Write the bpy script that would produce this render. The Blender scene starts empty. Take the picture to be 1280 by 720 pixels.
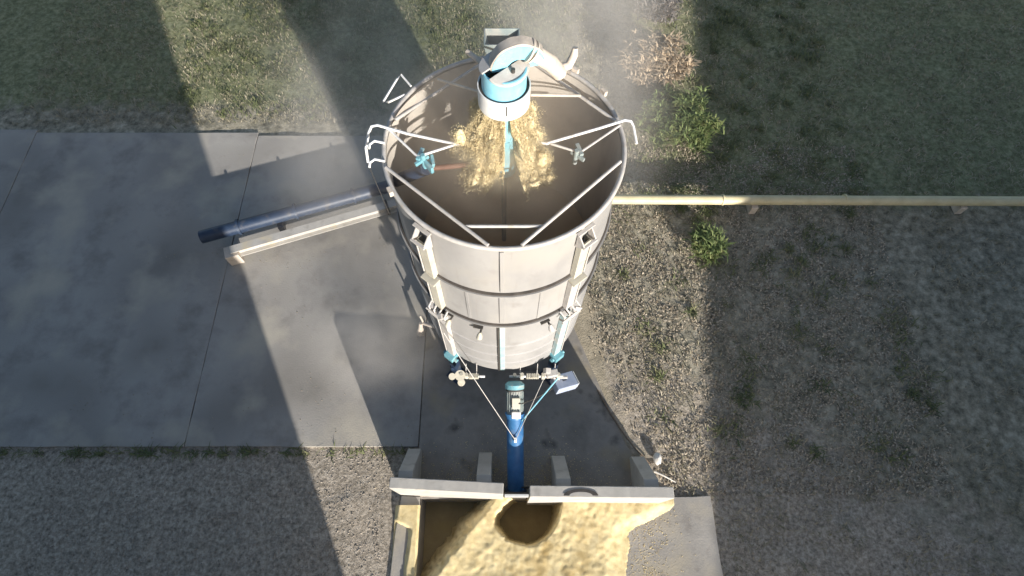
import bpy, math, random
import numpy as np
from mathutils import Vector, Matrix, noise

random.seed(7)
np.random.seed(7)
scene = bpy.context.scene
col = scene.collection
PI = math.pi
R = math.radians

# ------------------------------------------------------------------ materials
def srgb(r, g, b):
    f = lambda c: (c / 255 / 12.92) if c / 255 <= .04045 else ((c / 255 + .055) / 1.055) ** 2.4
    return (f(r), f(g), f(b), 1)

def mat(name, stops, scale=6.0, detail=6.0, rough=.7, metal=0.0, bump=.25, bscale=None, bdist=.01,
        second=None, stretch=(1, 1, 1), seed=0.0):
    """noise-driven colour ramp + bump; second = (colour, scale, lo, hi) patches mixed on top"""
    m = bpy.data.materials.new(name)
    m.use_nodes = True
    nt = m.node_tree
    N, L = nt.nodes, nt.links
    b = N['Principled BSDF']
    b.inputs['Roughness'].default_value = rough
    b.inputs['Metallic'].default_value = metal
    tc = N.new('ShaderNodeTexCoord')
    mp = N.new('ShaderNodeMapping')
    mp.inputs['Scale'].default_value = stretch
    mp.inputs['Location'].default_value = (seed, seed * 1.7, seed * .3)
    L.new(tc.outputs['Object'], mp.inputs['Vector'])
    n1 = N.new('ShaderNodeTexNoise')
    n1.inputs['Scale'].default_value = scale
    n1.inputs['Detail'].default_value = detail
    n1.inputs['Roughness'].default_value = .62
    L.new(mp.outputs[0], n1.inputs['Vector'])
    cr = N.new('ShaderNodeValToRGB')
    e = cr.color_ramp.elements
    lo, hi = .32, .68
    k = len(stops)
    for i, c in enumerate(stops):
        p = lo + (hi - lo) * i / max(k - 1, 1)
        if i == 0: e[0].position = p; e[0].color = (*c[:3], 1)
        elif i == k - 1: e[-1].position = p; e[-1].color = (*c[:3], 1)
        else:
            x = e.new(p); x.color = (*c[:3], 1)
    L.new(n1.outputs['Fac'], cr.inputs['Fac'])
    outc = cr.outputs['Color']
    if second:
        for c2, s2, a0, a1 in (second if isinstance(second, list) else [second]):
            n2 = N.new('ShaderNodeTexNoise')
            n2.inputs['Scale'].default_value = s2[0] if isinstance(s2, tuple) else s2
            n2.inputs['Detail'].default_value = 5
            if isinstance(s2, tuple):                      # vertical run-down streaks
                mp2 = N.new('ShaderNodeMapping'); mp2.inputs['Scale'].default_value = (1, 1, s2[1])
                L.new(tc.outputs['Object'], mp2.inputs['Vector']); L.new(mp2.outputs[0], n2.inputs['Vector'])
            else: L.new(tc.outputs['Object'], n2.inputs['Vector'])
            r2 = N.new('ShaderNodeMapRange')
            r2.inputs['From Min'].default_value = a0
            r2.inputs['From Max'].default_value = a1
            L.new(n2.outputs['Fac'], r2.inputs['Value'])
            mx = N.new('ShaderNodeMix'); mx.data_type = 'RGBA'
            L.new(r2.outputs[0], mx.inputs['Factor'])
            L.new(outc, mx.inputs[6])
            mx.inputs[7].default_value = (*c2[:3], 1)
            outc = mx.outputs[2]
    L.new(outc, b.inputs['Base Color'])
    if bump > 0:
        n3 = N.new('ShaderNodeTexNoise')
        n3.inputs['Scale'].default_value = bscale or scale * 6
        n3.inputs['Detail'].default_value = 4
        L.new(mp.outputs[0], n3.inputs['Vector'])
        bp = N.new('ShaderNodeBump')
        bp.inputs['Strength'].default_value = bump
        bp.inputs['Distance'].default_value = bdist
        L.new(n3.outputs['Fac'], bp.inputs['Height'])
        L.new(bp.outputs[0], b.inputs['Normal'])
    return m

M = {}
M['tank'] = mat('dusty_galvanised', [(.255, .250, .248), (.30, .294, .291), (.335, .328, .324)], scale=1.6, rough=.62, metal=.0,
                bump=.14, bscale=60, bdist=.004, stretch=(1, 1, .45),
                second=[((.24, .23, .222), 3.5, .58, .80), ((.345, .328, .305), 1.2, .52, .76), ((.25, .23, .21), (11, .10), .64, .90)])
M['steel'] = mat('pale_steel', [(.40, .38, .36), (.53, .505, .48)], scale=9, rough=.55, bump=.1, second=((.40, .34, .27), 7, .6, .75))
M['cream'] = mat('cream_paint', [(.44, .415, .345), (.54, .51, .43)], scale=5, rough=.55, bump=.1, second=((.42, .38, .30), 6, .58, .74))
M['white'] = mat('white_paint', [(.66, .66, .65), (.80, .80, .79)], scale=8, rough=.5, bump=.06, second=((.52, .48, .40), 5, .6, .76))
M['cyan'] = mat('pale_cyan_paint', [(.20, .50, .64), (.29, .60, .72)], scale=6, rough=.42, bump=.08, second=((.42, .54, .57), 4, .60, .85))
M['cyan_deep'] = mat('cyan_paint', [(.12, .33, .40), (.20, .42, .48)], scale=9, rough=.45, bump=.08, second=((.45, .43, .36), 6, .55, .72))
M['blue'] = mat('blue_paint', [(.03, .12, .29), (.055, .19, .40)], scale=6, rough=.42, bump=.08, second=((.22, .21, .19), 5, .6, .8))
M['navy'] = mat('navy_paint', [(.015, .028, .06), (.03, .05, .09)], scale=5, rough=.45, bump=.08, second=((.12, .11, .10), 4, .58, .8))
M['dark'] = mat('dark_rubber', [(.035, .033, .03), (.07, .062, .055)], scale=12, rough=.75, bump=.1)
M['gasket'] = mat('seam_rubber', [(.035, .03, .026), (.09, .078, .068)], scale=5, rough=.8, bump=.1)
M['cyan_dull'] = mat('washed_cyan_paint', [(.30, .43, .45), (.42, .54, .55)], scale=5, rough=.5, bump=.08, second=((.52, .50, .46), 5, .5, .7))
M['rust'] = mat('rusty_pipe', [(.10, .045, .03), (.17, .085, .06)], scale=14, rough=.75, bump=.2)
M['liner'] = mat('dust_coated_liner', [(.46, .42, .375), (.58, .53, .47), (.64, .59, .52)], scale=2, rough=.9, bump=.2, bscale=30, stretch=(1, 1, .4))
M['dusty'] = mat('dust_covered_metal', [(.50, .43, .36), (.62, .55, .47)], scale=7, rough=.85, bump=.25, second=((.40, .36, .32), 5, .55, .75))
M['teal'] = mat('teal_grey_paint', [(.20, .25, .25), (.31, .35, .34)], scale=5, rough=.6, bump=.1, second=((.40, .38, .34), 4, .5, .75))
M['boxblue'] = mat('grey_blue_paint', [(.30, .35, .47), (.40, .44, .55)], scale=7, rough=.5, bump=.06, second=((.45, .42, .38), 7, .6, .8))
M['pipe_yellow'] = mat('pale_yellow_paint', [(.56, .48, .28), (.70, .62, .40)], scale=3, rough=.5, bump=.08, second=((.40, .34, .22), 3, .6, .8))
M['concrete'] = mat('concrete', [(.24, .225, .205), (.34, .32, .295), (.40, .38, .345)], scale=1.1, rough=.9, bump=.35, bscale=30, bdist=.012,
                    second=[((.22, .205, .185), .55, .48, .70), ((.45, .41, .34), .8, .52, .72)])
M['concrete_dark'] = mat('stained_concrete', [(.20, .185, .165), (.27, .25, .225), (.33, .30, .26)], scale=1.6, rough=.88, bump=.3, bscale=34, bdist=.01,
                         second=[((.09, .085, .08), 1.6, .58, .70), ((.36, .30, .20), .9, .56, .75)])
M['wall'] = mat('cast_concrete', [(.40, .38, .35), (.49, .47, .435)], scale=3.0, rough=.88, bump=.35, bscale=40, bdist=.008,
                second=[((.33, .31, .28), 4, .58, .74), ((.56, .48, .33), 1.4, .58, .72)])
M['apron'] = mat('apron_concrete', [(.30, .28, .255), (.40, .375, .345)], scale=2.2, rough=.9, bump=.4, bscale=32, bdist=.01,
                 second=[((.42, .36, .25), 1.1, .50, .78), ((.22, .20, .185), 3, .6, .76)])
M['grain'] = mat('yellow_grain', [(.60, .475, .245), (.73, .60, .335), (.78, .665, .40)], scale=7, rough=.9, bump=.5, bscale=140, bdist=.02,
                 second=((.46, .32, .12), 2.2, .56, .76))
M['grain_fall'] = mat('falling_grain', [(.56, .45, .25), (.67, .56, .33), (.74, .64, .43)], scale=13, rough=.9, bump=.6, bscale=60, bdist=.02)
M['grain_bed'] = mat('brown_grain', [(.54, .38, .21), (.66, .49, .30)], scale=3, rough=.9, bump=.5, bscale=70, bdist=.015)
M['pit_floor'] = mat('brown_pit_floor', [(.30, .235, .13), (.42, .34, .19)], scale=2.5, rough=.9, bump=.4, bscale=30, second=((.38, .30, .14), 1.8, .55, .75))  # brown, darker than the grain; bared in the hollows of the heap
M['bark'] = mat('twig_bark', [(.14, .10, .07), (.26, .20, .15)], scale=30, rough=.9, bump=.2)
M['leaf_dry'] = mat('dry_leaves', [(.30, .22, .15), (.44, .34, .23), (.52, .43, .31)], scale=9, rough=.85, bump=0)
M['leaf_green'] = mat('green_leaves', [(.07, .10, .03), (.13, .175, .055), (.24, .24, .10)], scale=6, rough=.7, bump=0)
M['leaf_grey'] = mat('grey_brush', [(.16, .14, .13), (.30, .27, .24)], scale=8, rough=.85, bump=0)
M['weed'] = mat('weeds', [(.13, .13, .07), (.24, .22, .14), (.35, .305, .215), (.48, .42, .32)], scale=2.2, rough=.85, bump=0,
                second=((.36, .32, .25), 9, .55, .7))
M['weed_green'] = mat('green_weeds', [(.07, .09, .035), (.13, .15, .06), (.24, .22, .12)], scale=1.1, rough=.8, bump=0)
M['litter'] = mat('dry_litter', [(.08, .058, .04), (.24, .195, .135), (.48, .41, .315), (.64, .56, .45)], scale=22, rough=.9, bump=0)
M['clod'] = mat('crumbly_soil', [(.17, .145, .11), (.34, .295, .23), (.54, .475, .385)], scale=4, rough=.95, bump=0)
M['gravel'] = mat('gravel_stone', [(.20, .175, .145), (.33, .29, .245), (.44, .39, .335)], scale=5, rough=.95, bump=0)
M['stone'] = mat('white_stone', [(.62, .58, .52), (.76, .73, .68)], scale=7, rough=.8, bump=.3)
M['roof'] = mat('roof_sheet', [(.16, .16, .16), (.24, .235, .23)], scale=2, rough=.6, bump=.15, stretch=(1, 1, 1))
M['render'] = mat('shade_barn_wall', [(.36, .33, .29), (.46, .43, .38)], scale=1.2, rough=.9, bump=.3)
M['tyre'] = mat('tyre_rubber', [(.02, .02, .02), (.05, .045, .04)], scale=9, rough=.85, bump=.2)

# ground: zones blended by world position with ragged noise borders
def ground_mat():
    m = bpy.data.materials.new('field_ground'); m.use_nodes = True
    nt = m.node_tree; N, L = nt.nodes, nt.links
    b = N['Principled BSDF']; b.inputs['Roughness'].default_value = .95
    tc = N.new('ShaderNodeTexCoord')
    def nz(scale, detail=6, rough=.6):
        n = N.new('ShaderNodeTexNoise'); n.inputs['Scale'].default_value = scale
        n.inputs['Detail'].default_value = detail; n.inputs['Roughness'].default_value = rough
        L.new(tc.outputs['Object'], n.inputs['Vector']); return n.outputs['Fac']
    def ramp(f, stops):
        cr = N.new('ShaderNodeValToRGB'); e = cr.color_ramp.elements
        for i, (p, c) in enumerate(stops):
            x = e[i] if i < 2 else e.new(p)
            x.position = p; x.color = (*c, 1)
        L.new(f, cr.inputs['Fac']); return cr.outputs['Color']
    def mix(f, a, c):
        mx = N.new('ShaderNodeMix'); mx.data_type = 'RGBA'
        L.new(f, mx.inputs['Factor']); L.new(a, mx.inputs[6]); L.new(c, mx.inputs[7]); return mx.outputs[2]
    grass = ramp(nz(5.5, 8, .7), [(.33, (.10, .092, .065)), (.68, (.50, .45, .35)), (.5, (.28, .255, .19))])
    dirt = ramp(nz(14, 8, .75), [(.33, (.115, .10, .075)), (.68, (.60, .53, .44)), (.5, (.36, .31, .25))])
    sand = ramp(nz(3.5, 6), [(.3, (.30, .26, .19)), (.7, (.46, .40, .30))])
    at1 = N.new('ShaderNodeAttribute'); at1.attribute_name = 'dirt'
    at2 = N.new('ShaderNodeAttribute'); at2.attribute_name = 'sand'
    def rag(f):
        ad = N.new('ShaderNodeMath'); ad.operation = 'ADD'
        L.new(f, ad.inputs[0]); L.new(nz(3.2, 7, .65), ad.inputs[1])
        mr = N.new('ShaderNodeMapRange'); mr.inputs['From Min'].default_value = .88; mr.inputs['From Max'].default_value = 1.12
        L.new(ad.outputs[0], mr.inputs['Value']); return mr.outputs[0]
    c = mix(rag(at1.outputs['Fac']), grass, dirt)
    at3 = N.new('ShaderNodeAttribute'); at3.attribute_name = 'green'
    green = ramp(nz(7, 8, .72), [(.32, (.085, .095, .045)), (.70, (.36, .36, .22)), (.5, (.20, .21, .11))])
    c = mix(rag(at3.outputs['Fac']), c, green)
    c = mix(rag(at2.outputs['Fac']), c, sand)
    L.new(c, b.inputs['Base Color'])
    bp = N.new('ShaderNodeBump'); bp.inputs['Strength'].default_value = .7; bp.inputs['Distance'].default_value = .03
    L.new(nz(26, 6, .7), bp.inputs['Height']); L.new(bp.outputs[0], b.inputs['Normal'])
    return m
M['ground'] = ground_mat()

# ------------------------------------------------------------------ mesh helper
class MB:
    def __init__(s): s.v = []; s.f = []
    def add(s, vs, fs):
        o = len(s.v); s.v += [tuple(x) for x in vs]; s.f += [tuple(i + o for i in f) for f in fs]
        return s
    def box(s, c, size, rot=(0, 0, 0)):
        from mathutils import Euler
        e = Euler(rot).to_matrix(); hx, hy, hz = (q / 2 for q in size); c = Vector(c)
        vs = [c + e @ Vector((x * hx, y * hy, z * hz)) for x in (-1, 1) for y in (-1, 1) for z in (-1, 1)]
        return s.add(vs, [(0, 1, 3, 2), (4, 6, 7, 5), (0, 4, 5, 1), (2, 3, 7, 6), (0, 2, 6, 4), (1, 5, 7, 3)])
    def path(s, pts, r, n=12, caps=True):
        pts = [Vector(p) for p in pts]; k = len(pts)
        rs = r if isinstance(r, (list, tuple)) else [r] * k
        t0 = (pts[1] - pts[0]).normalized()
        up = Vector((0, 0, 1)) if abs(t0.z) < .9 else Vector((0, 1, 0))
        a = t0.cross(up).normalized(); vs = []
        for i, p in enumerate(pts):
            t = (pts[min(i + 1, k - 1)] - pts[max(i - 1, 0)]).normalized()
            a = (a - t * a.dot(t)).normalized(); bb = t.cross(a)
            for j in range(n):
                w = 2 * PI * j / n
                vs.append(p + (a * math.cos(w) + bb * math.sin(w)) * rs[i])
        fs = [(i * n + j, i * n + (j + 1) % n, (i + 1) * n + (j + 1) % n, (i + 1) * n + j) for i in range(k - 1) for j in range(n)]
        if caps: fs += [tuple(range(n))[::-1], tuple(range((k - 1) * n, k * n))]
        return s.add(vs, fs)
    def rod(s, a, b, r, n=10): return s.path([a, b], r, n)
    def lathe(s, prof, c=(0, 0), n=64, closed=True):
        k = len(prof); vs = []
        for r, z in prof:
            for j in range(n):
                w = 2 * PI * j / n; vs.append((c[0] + r * math.cos(w), c[1] + r * math.sin(w), z))
        rng = range(k if closed else k - 1)
        fs = [(i * n + j, i * n + (j + 1) % n, ((i + 1) % k) * n + (j + 1) % n, ((i + 1) % k) * n + j) for i in rng for j in range(n)]
        return s.add(vs, fs)
    def prism(s, poly, z0, z1, f=None):
        k = len(poly); f = f or (lambda x, y, z: (x, y, z))
        vs = [f(x, y, z0) for x, y in poly] + [f(x, y, z1) for x, y in poly]
        return s.add(vs, [tuple(range(k))[::-1], tuple(range(k, 2 * k))] + [(i, (i + 1) % k, (i + 1) % k + k, i + k) for i in range(k)])
    def build(s, name, m, parent=None, smooth=False, bevel=0.0, base=None):
        me = bpy.data.meshes.new(name)
        if base is None: base = parent_base(parent)
        vs = np.array(s.v, float) - np.array(base, float)
        me.from_pydata(vs.tolist(), [], s.f)
        import bmesh
        bm = bmesh.new(); bm.from_mesh(me); bmesh.ops.recalc_face_normals(bm, faces=bm.faces); bm.to_mesh(me); bm.free()
        me.materials.append(M[m]); me.update()
        o = bpy.data.objects.new(name, me); col.objects.link(o)
        if parent: o.parent = parent
        else: o.location = base
        if smooth:
            me.polygons.foreach_set('use_smooth', [True] * len(me.polygons))
            me.set_sharp_from_angle(angle=R(38))
        if bevel:
            bv = o.modifiers.new('bevel', 'BEVEL'); bv.width = bevel; bv.segments = 2; bv.limit_method = 'ANGLE'
        return o

def parent_base(p):
    b = Vector((0, 0, 0))
    while p: b += p.location; p = p.parent
    return b

def tag(o, label=None, cat=None, group=None, kind=None):
    for k, v in (('label', label), ('category', cat), ('group', group), ('kind', kind)):
        if v: o[k] = v
    return o

def thing(name, label, cat, loc=(0, 0, 0), group=None):
    o = bpy.data.objects.new(name, None); o.empty_display_size = .2
    o.location = loc; col.objects.link(o)
    return tag(o, label, cat, group)

def np_mesh(name, v, f, m, base=(0, 0, 0), parent=None):
    """v (n,3), f (m,k) arrays -> one mesh object"""
    me = bpy.data.meshes.new(name)
    v = np.asarray(v, np.float32) - np.asarray(base, np.float32); f = np.asarray(f, np.int32)
    k = f.shape[1]
    me.vertices.add(len(v)); me.vertices.foreach_set('co', v.ravel())
    me.loops.add(f.size); me.loops.foreach_set('vertex_index', f.ravel())
    me.polygons.add(len(f)); me.polygons.foreach_set('loop_start', np.arange(0, f.size, k, dtype=np.int32))
    me.polygons.foreach_set('loop_total', np.full(len(f), k, np.int32))
    me.update(calc_edges=True); me.validate()
    me.materials.append(M[m])
    o = bpy.data.objects.new(name, me); col.objects.link(o); o.location = base
    if parent: o.parent = parent; o.location = (0, 0, 0)
    return o

def fbm(x, y, z=0.0, o=4, s=1.0):
    a = 0; amp = 1; t = 0
    for i in range(o):
        a += amp * noise.noise((x * s, y * s, z + i * 7.3)); t += amp; amp *= .5; s *= 2.1
    return a / t

def sstep(a, b, x):
    t = np.clip((x - a) / (b - a), 0, 1); return t * t * (3 - 2 * t)

# ------------------------------------------------------------------ sun, sky, camera
SUN_EL, SUN_AZ = R(16.5), R(26)          # light travels towards (-sin az, cos az)
L_DIR = Vector((-math.sin(SUN_AZ) * math.cos(SUN_EL), math.cos(SUN_AZ) * math.cos(SUN_EL), -math.sin(SUN_EL)))
sun = bpy.data.lights.new('sun', 'SUN'); sun.energy = 4.6; sun.angle = R(.6); sun.color = (1, .945, .865)
so = bpy.data.objects.new('sun', sun); col.objects.link(so)
so.rotation_euler = (-L_DIR).to_track_quat('Z', 'Y').to_euler(); so.location = (12, -18, 14)
w = bpy.data.worlds.new('World'); scene.world = w; w.use_nodes = True
sky = w.node_tree.nodes.new('ShaderNodeTexSky'); sky.sky_type = 'NISHITA'; sky.sun_disc = False
sky.sun_elevation = SUN_EL
sky.sun_rotation = math.atan2(-L_DIR.x, -L_DIR.y)
sky.dust_density = 1.5
bg = w.node_tree.nodes['Background']; bg.inputs['Strength'].default_value = .085
w.node_tree.links.new(sky.outputs[0], bg.inputs['Color'])
cam = bpy.data.cameras.new('camera'); cam.sensor_width = 36; cam.lens = 36 * 700 / 1280; cam.shift_x = 10 / 1280
cam.clip_start = .1; cam.clip_end = 2000
co = bpy.data.objects.new('camera', cam); col.objects.link(co)
co.location = (0, 0, 11.5); co.rotation_euler = (R(25.2), 0, 0)
scene.camera = co
scene.view_settings.view_transform = 'Standard'; scene.view_settings.look = 'None'
scene.view_settings.exposure = .84; scene.view_settings.gamma = 1; scene.view_settings.use_curve_mapping = False
scene.cycles.max_bounces = 6

# ------------------------------------------------------------------ terrain
PX0, PX1, PY0, PY1 = -1.62, 3.75, -5.0, .93         # sunken grain pit
def grid_axis(lo, hi, step, extra):
    a = list(np.arange(lo, hi + 1e-6, step)) + list(extra); a = np.array(sorted(set(np.round(a, 4)))); return a
xs = grid_axis(-17, 18, .11, [PX0 - .05, PX0 - .04, PX1 + .05, PX1 + .06])
ys = grid_axis(-9, 25, .11, [PY0 - .05, PY0 - .06, PY1 + .02, PY1 + .03])
xs = np.concatenate([[-600, -150, -50], xs, [50, 150, 600]]); ys = np.concatenate([[-600, -150, -50], ys, [50, 150, 600]])
GX, GY = np.meshgrid(xs, ys)
nx, ny = len(xs), len(ys)
fl = np.vectorize(lambda x, y: fbm(x, y, 0, 4, 1.7))(GX, GY)
big = np.vectorize(lambda x, y: fbm(x, y, 5, 2, .25))(GX, GY)
fine = np.vectorize(lambda x, y: fbm(x, y, 9, 3, 6.5))(GX, GY)
near = (np.abs(GX) < 17) & (np.abs(GY) < 25)
pad_in = sstep(.0, .35, np.minimum.reduce([2.6 - .33 * (GY - 2) - GX, 9.6 - GY, GY - 1.0, GX + 20]))
rough = 1 - np.clip(pad_in + ((GY < 1.0) & (GX > -2.4) & (GX < 4.1)), 0, 1)
Z = -.05 + rough * (.05 * fl + .018 * np.maximum(fine, -.2)) * near + .10 * big * sstep(9, 14, GY) * near
pit = (GX > PX0 - .045) & (GX < PX1 + .055) & (GY > PY0 - .055) & (GY < PY1 + .025)
Z = np.where(pit, -1.35, Z)
V = np.stack([GX, GY, Z], -1).reshape(-1, 3)
I = np.arange(nx * ny).reshape(ny, nx)
F = np.stack([I[:-1, :-1], I[:-1, 1:], I[1:, 1:], I[1:, :-1]], -1).reshape(-1, 4)
ground = np_mesh('ground', V, F, 'ground'); tag(ground, kind='structure')
dirt = np.where(GX < -1.5, sstep(3.2, 1.4, GY + .25 * (GX + 2)), sstep(9.5, 2.0, GY + .55 * GX) * .85) 
dirt = np.maximum(dirt, .30 * sstep(4, 2, np.abs(GX - 2.0)))
sand = sstep(1.0, .2, np.hypot((GX - 1.75) / .75, (GY - 4.2) / 2.4)) * .85 + sstep(.55, .1, np.abs(GX - (2.55 - .33 * (GY - 2)))) * sstep(.5, 1.2, GY) * sstep(4, 2.5, GY) * .5
green = np.maximum(.72 * sstep(9.8, 11.5, GY) * sstep(3.2, 1.0, GX), .72 * sstep(3.2, 4.2, GX) * sstep(6.5, 8.5, GY))
for nm, a in (('dirt', dirt), ('sand', sand), ('green', green)):
    at = ground.data.attributes.new(nm, 'FLOAT', 'POINT'); at.data.foreach_set('value', a.astype(np.float32).ravel())

def wavy(poly, amp=.02, step=.35):
    out = []
    for i in range(len(poly)):
        p, q_ = Vector(poly[i]), Vector(poly[(i + 1) % len(poly)]); n_ = max(1, int((q_ - p).length / step)); d_ = (q_ - p).normalized()
        for k in range(n_):
            c_ = p.lerp(q_, k / n_); o_ = amp * noise.noise((c_.x * 2.3, c_.y * 2.3, 4)) + amp * .5 * noise.noise((c_.x * 7, c_.y * 7, 1))
            out.append((c_.x - d_.y * o_, c_.y + d_.x * o_))
    return out

# concrete yard: two slabs with an open joint between them
def slab(name, poly, m, z1=0.0):
    b = MB().prism(poly, -.14, z1); o = b.build(name, m, None, bevel=.008); return tag(o, kind='structure')
for (xa, xb, ya, yb) in ((-6.4, -1.72, 1.9, 9.8), (-12.2, -6.415, 1.9, 9.9), (-22, -12.215, 1.9, 10.0)):
    slab('concrete_yard', wavy([(xa, ya), (xb, ya), (xb, yb), (xa, yb)], .012), 'concrete', random.uniform(-.004, .004))
slab('concrete_pad', [(-1.70, 1.06), (2.92, 1.06), (2.42, 2.0), (1.55, 4.4), (1.2, 7.2), (-1.70, 7.2)], 'concrete_dark', .004)
slab('pit_apron', [(-2.28, -4.8), (PX0, -4.8), (PX0, .96), (-1.98, .97), (-2.05, .3)], 'apron', .006)

# pit lining
b = MB()
b.box(((PX0 - .06), (PY0 + PY1) / 2, -.68), (.12, PY1 - PY0, 1.33))
b.box(((PX0 + PX1) / 2, PY0 - .06, -.68), (PX1 - PX0 + .24, .12, 1.33))
b.box(((PX1 + .06), (PY0 + PY1) / 2, -.68), (.12, PY1 - PY0, 1.33))
b.box(((PX0 + PX1) / 2, PY1 + .06, -.72), (PX1 - PX0 + .24, .12, 1.25))
tag(b.build('pit_lining', 'apron'), kind='structure')
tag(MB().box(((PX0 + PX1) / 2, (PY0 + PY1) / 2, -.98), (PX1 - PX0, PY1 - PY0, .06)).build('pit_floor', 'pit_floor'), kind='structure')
# raised concrete deck over the right part of the pit (grain spills onto it)
tag(MB().prism(wavy([(2.22, -4.9), (4.05, -4.9), (3.98, .98), (2.22, .90)], .015), -.1, .02).build('concrete_deck', 'apron', None, bevel=.01), kind='structure')

# ------------------------------------------------------------------ grain pile in the pit
gx = np.arange(PX0 + .01, 3.95, .028); gy = np.arange(-4.6, .95, .026)
HX, HY = np.meshgrid(gx, gy)
n1 = np.vectorize(lambda x, y: fbm(x, y, 3, 4, 1.6))(HX, HY)
n2 = np.vectorize(lambda x, y: fbm(x, y, 1, 3, 9))(HX, HY)
# signed distance to the crest that runs from the wall gap down to the left
ex = HX + .12 * n1
crest = ((ex + .36) * .78 - (HY - .82) * .63) + .05 * n2
top = .17 + .05 * n1 + .02 * n2 + .05 * np.exp(-(crest / .28) ** 2)
n3 = np.vectorize(lambda x, y: fbm(x, y, 8, 2, 21))(HX, HY)
top = top + .008 * n2 + .006 * n3
h = top - np.clip(.10 - crest, 0, .10) * .9 - np.clip(.02 - crest, 0, .5) * 3.6
h = np.maximum(h, -1.01 + .10 * n1)
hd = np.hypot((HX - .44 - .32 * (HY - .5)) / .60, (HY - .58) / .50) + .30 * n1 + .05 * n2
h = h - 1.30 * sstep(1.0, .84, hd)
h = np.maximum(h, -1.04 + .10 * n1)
# right-hand toe on the deck
toe = 2.30 + .10 * np.sin(HY * 2) + .9 * sstep(.25, .85, HY) - .05 * (HY) + .18 * n1
h = np.where(HX > 1.7, .024 + np.maximum(h - .024, .012) * sstep(.0, .55, toe + .02 - HX) * (1 - .0 * HX), h)
h = np.where(HX > toe, -.06, h)
nxx, nyy = len(gx), len(gy)
Vh = np.stack([HX, HY, h], -1).reshape(-1, 3)
I = np.arange(nxx * nyy).reshape(nyy, nxx)
Fh = np.stack([I[:-1, :-1], I[:-1, 1:], I[1:, 1:], I[1:, :-1]], -1).reshape(-1, 4)
pile = np_mesh('grain_pile', Vh, Fh, 'grain', base=(0, 0, 0))
pile.data.polygons.foreach_set('use_smooth', [True] * len(pile.data.polygons))
tag(pile, 'big heap of yellow grain in the pit before the concrete wall', 'grain heap')
# thin spill on the left coping
sx = np.linspace(-2.08, -1.60, 40); sy = np.linspace(-4.4, .80, 190)
SX, SY = np.meshgrid(sx, sy)
ns = np.vectorize(lambda x, y: fbm(x, y, 12, 4, 2.2))(SX, SY)
edge = -1.83 - .24 * sstep(.38, .55, SY) + .10 * ns
sh = .012 + .07 * sstep(edge - .01, edge + .10, SX) * (1 + .6 * ns) - .03 * sstep(edge + .02, edge - .03, SX) - .05 * sstep(-1.64, -1.60, SX)
I = np.arange(SX.size).reshape(SX.shape)
Fs = np.stack([I[:-1, :-1], I[:-1, 1:], I[1:, 1:], I[1:, :-1]], -1).reshape(-1, 4)
sp = np_mesh('grain_spill', np.stack([SX, SY, sh], -1).reshape(-1, 3), Fs, 'grain')
sp.data.polygons.foreach_set('use_smooth', [True] * len(sp.data.polygons))
tag(sp, 'thin strip of spilled yellow grain along the left edge of the pit', 'spilled grain', kind='stuff')

# ------------------------------------------------------------------ retaining walls
def wall(label, x0, y0, x1, y1, butts):
    t = thing('concrete_wall', label, 'retaining wall', ((x0 + x1) / 2, (y0 + y1) / 2, 0), 'concrete slabs edging the grain pit')
    d = Vector((x1 - x0, y1 - y0, 0)); n = Vector((-d.y, d.x, 0)).normalized() * .095
    k = 36; b = MB(); vs = []
    for i in range(k + 1):
        f = i / k; p = Vector((x0, y0, 0)) + d * f
        j = [random.uniform(-.0015, .0015) for _ in range(4)]
        wob = .012 * noise.noise((f * 5, x0, 2)); 
        for q, zz in ((-1, -.6), (1, -.6), (1, 1.2), (-1, 1.2)):
            r = n * q * (1.0 if zz > 0 else 1.05)
            vs.append((p.x + r.x + j[0] * .5, p.y + r.y + (j[1] if zz > 0 else 0), zz + (j[2] + wob if zz > 0 else 0)))
    fs = [(i * 4 + q, i * 4 + (q + 1) % 4, i * 4 + 4 + (q + 1) % 4, i * 4 + 4 + q) for i in range(k) for q in range(4)]
    fs += [(0, 1, 2, 3), (k * 4 + 3, k * 4 + 2, k * 4 + 1, k * 4)]
    b.add(vs, fs).build('slab', 'wall', t, bevel=.012)
    for bx, lean in butts:
        f = (bx - x0) / (x1 - x0); yb = y0 + (y1 - y0) * f + .098
        b = MB(); h2 = .13
        prof = [(yb, -.1), (yb, 1.02), (yb + .14, 1.02), (yb + .66, .16), (yb + .66, -.1)]
        vs = [(bx - h2, y, z) for y, z in prof] + [(bx + h2, y, z) for y, z in prof]
        m_ = len(prof)
        b.add(vs, [tuple(range(m_)), tuple(range(m_, 2 * m_))[::-1]] + [(i, (i + 1) % m_, (i + 1) % m_ + m_, i + m_) for i in range(m_)])
        b.build('buttress', 'wall', t, bevel=.012)
    return t
wl = wall('left concrete wall slab, ends in a square corner beside the gravel', -2.0, 1.09, -.01, .99, [(-1.76, 0), (-.36, 0)])
wr = wall('right concrete wall slab with a round stain on top, beside the weeds', .45, .95, 2.95, .925, [(1.06, 0), (2.62, 0)])
# broken edge lumps at the gap, and the dark round stain of the right slab
b = MB()
for i in range(26):
    a0 = PI * i / 25
b.add([(1.33 + .30 * math.cos(PI * i / 24), .875 + .11 * math.sin(PI * i / 24), 1.2175) for i in range(25)] +
      [(1.33 + .20 * math.cos(PI * i / 24), .875 + .06 * math.sin(PI * i / 24), 1.2175) for i in range(25)],
      [(i, i + 1, 26 + i, 25 + i) for i in range(24)])
b.build('stain', 'dark', wr)
pk = thing('gap_plank', 'pale plank bridging the gap between the two concrete slabs', 'plank', (.22, .9, 1.0))
MB().box((.22, .885, 1.06), (.42, .05, .06)).build('board', 'white', pk, bevel=.006)
MB().box((.22, .935, .50), (.43, .03, 1.10)).build('gap_light_block', 'dark', pk)  # sheet added to stop sun shining through the gap

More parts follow.
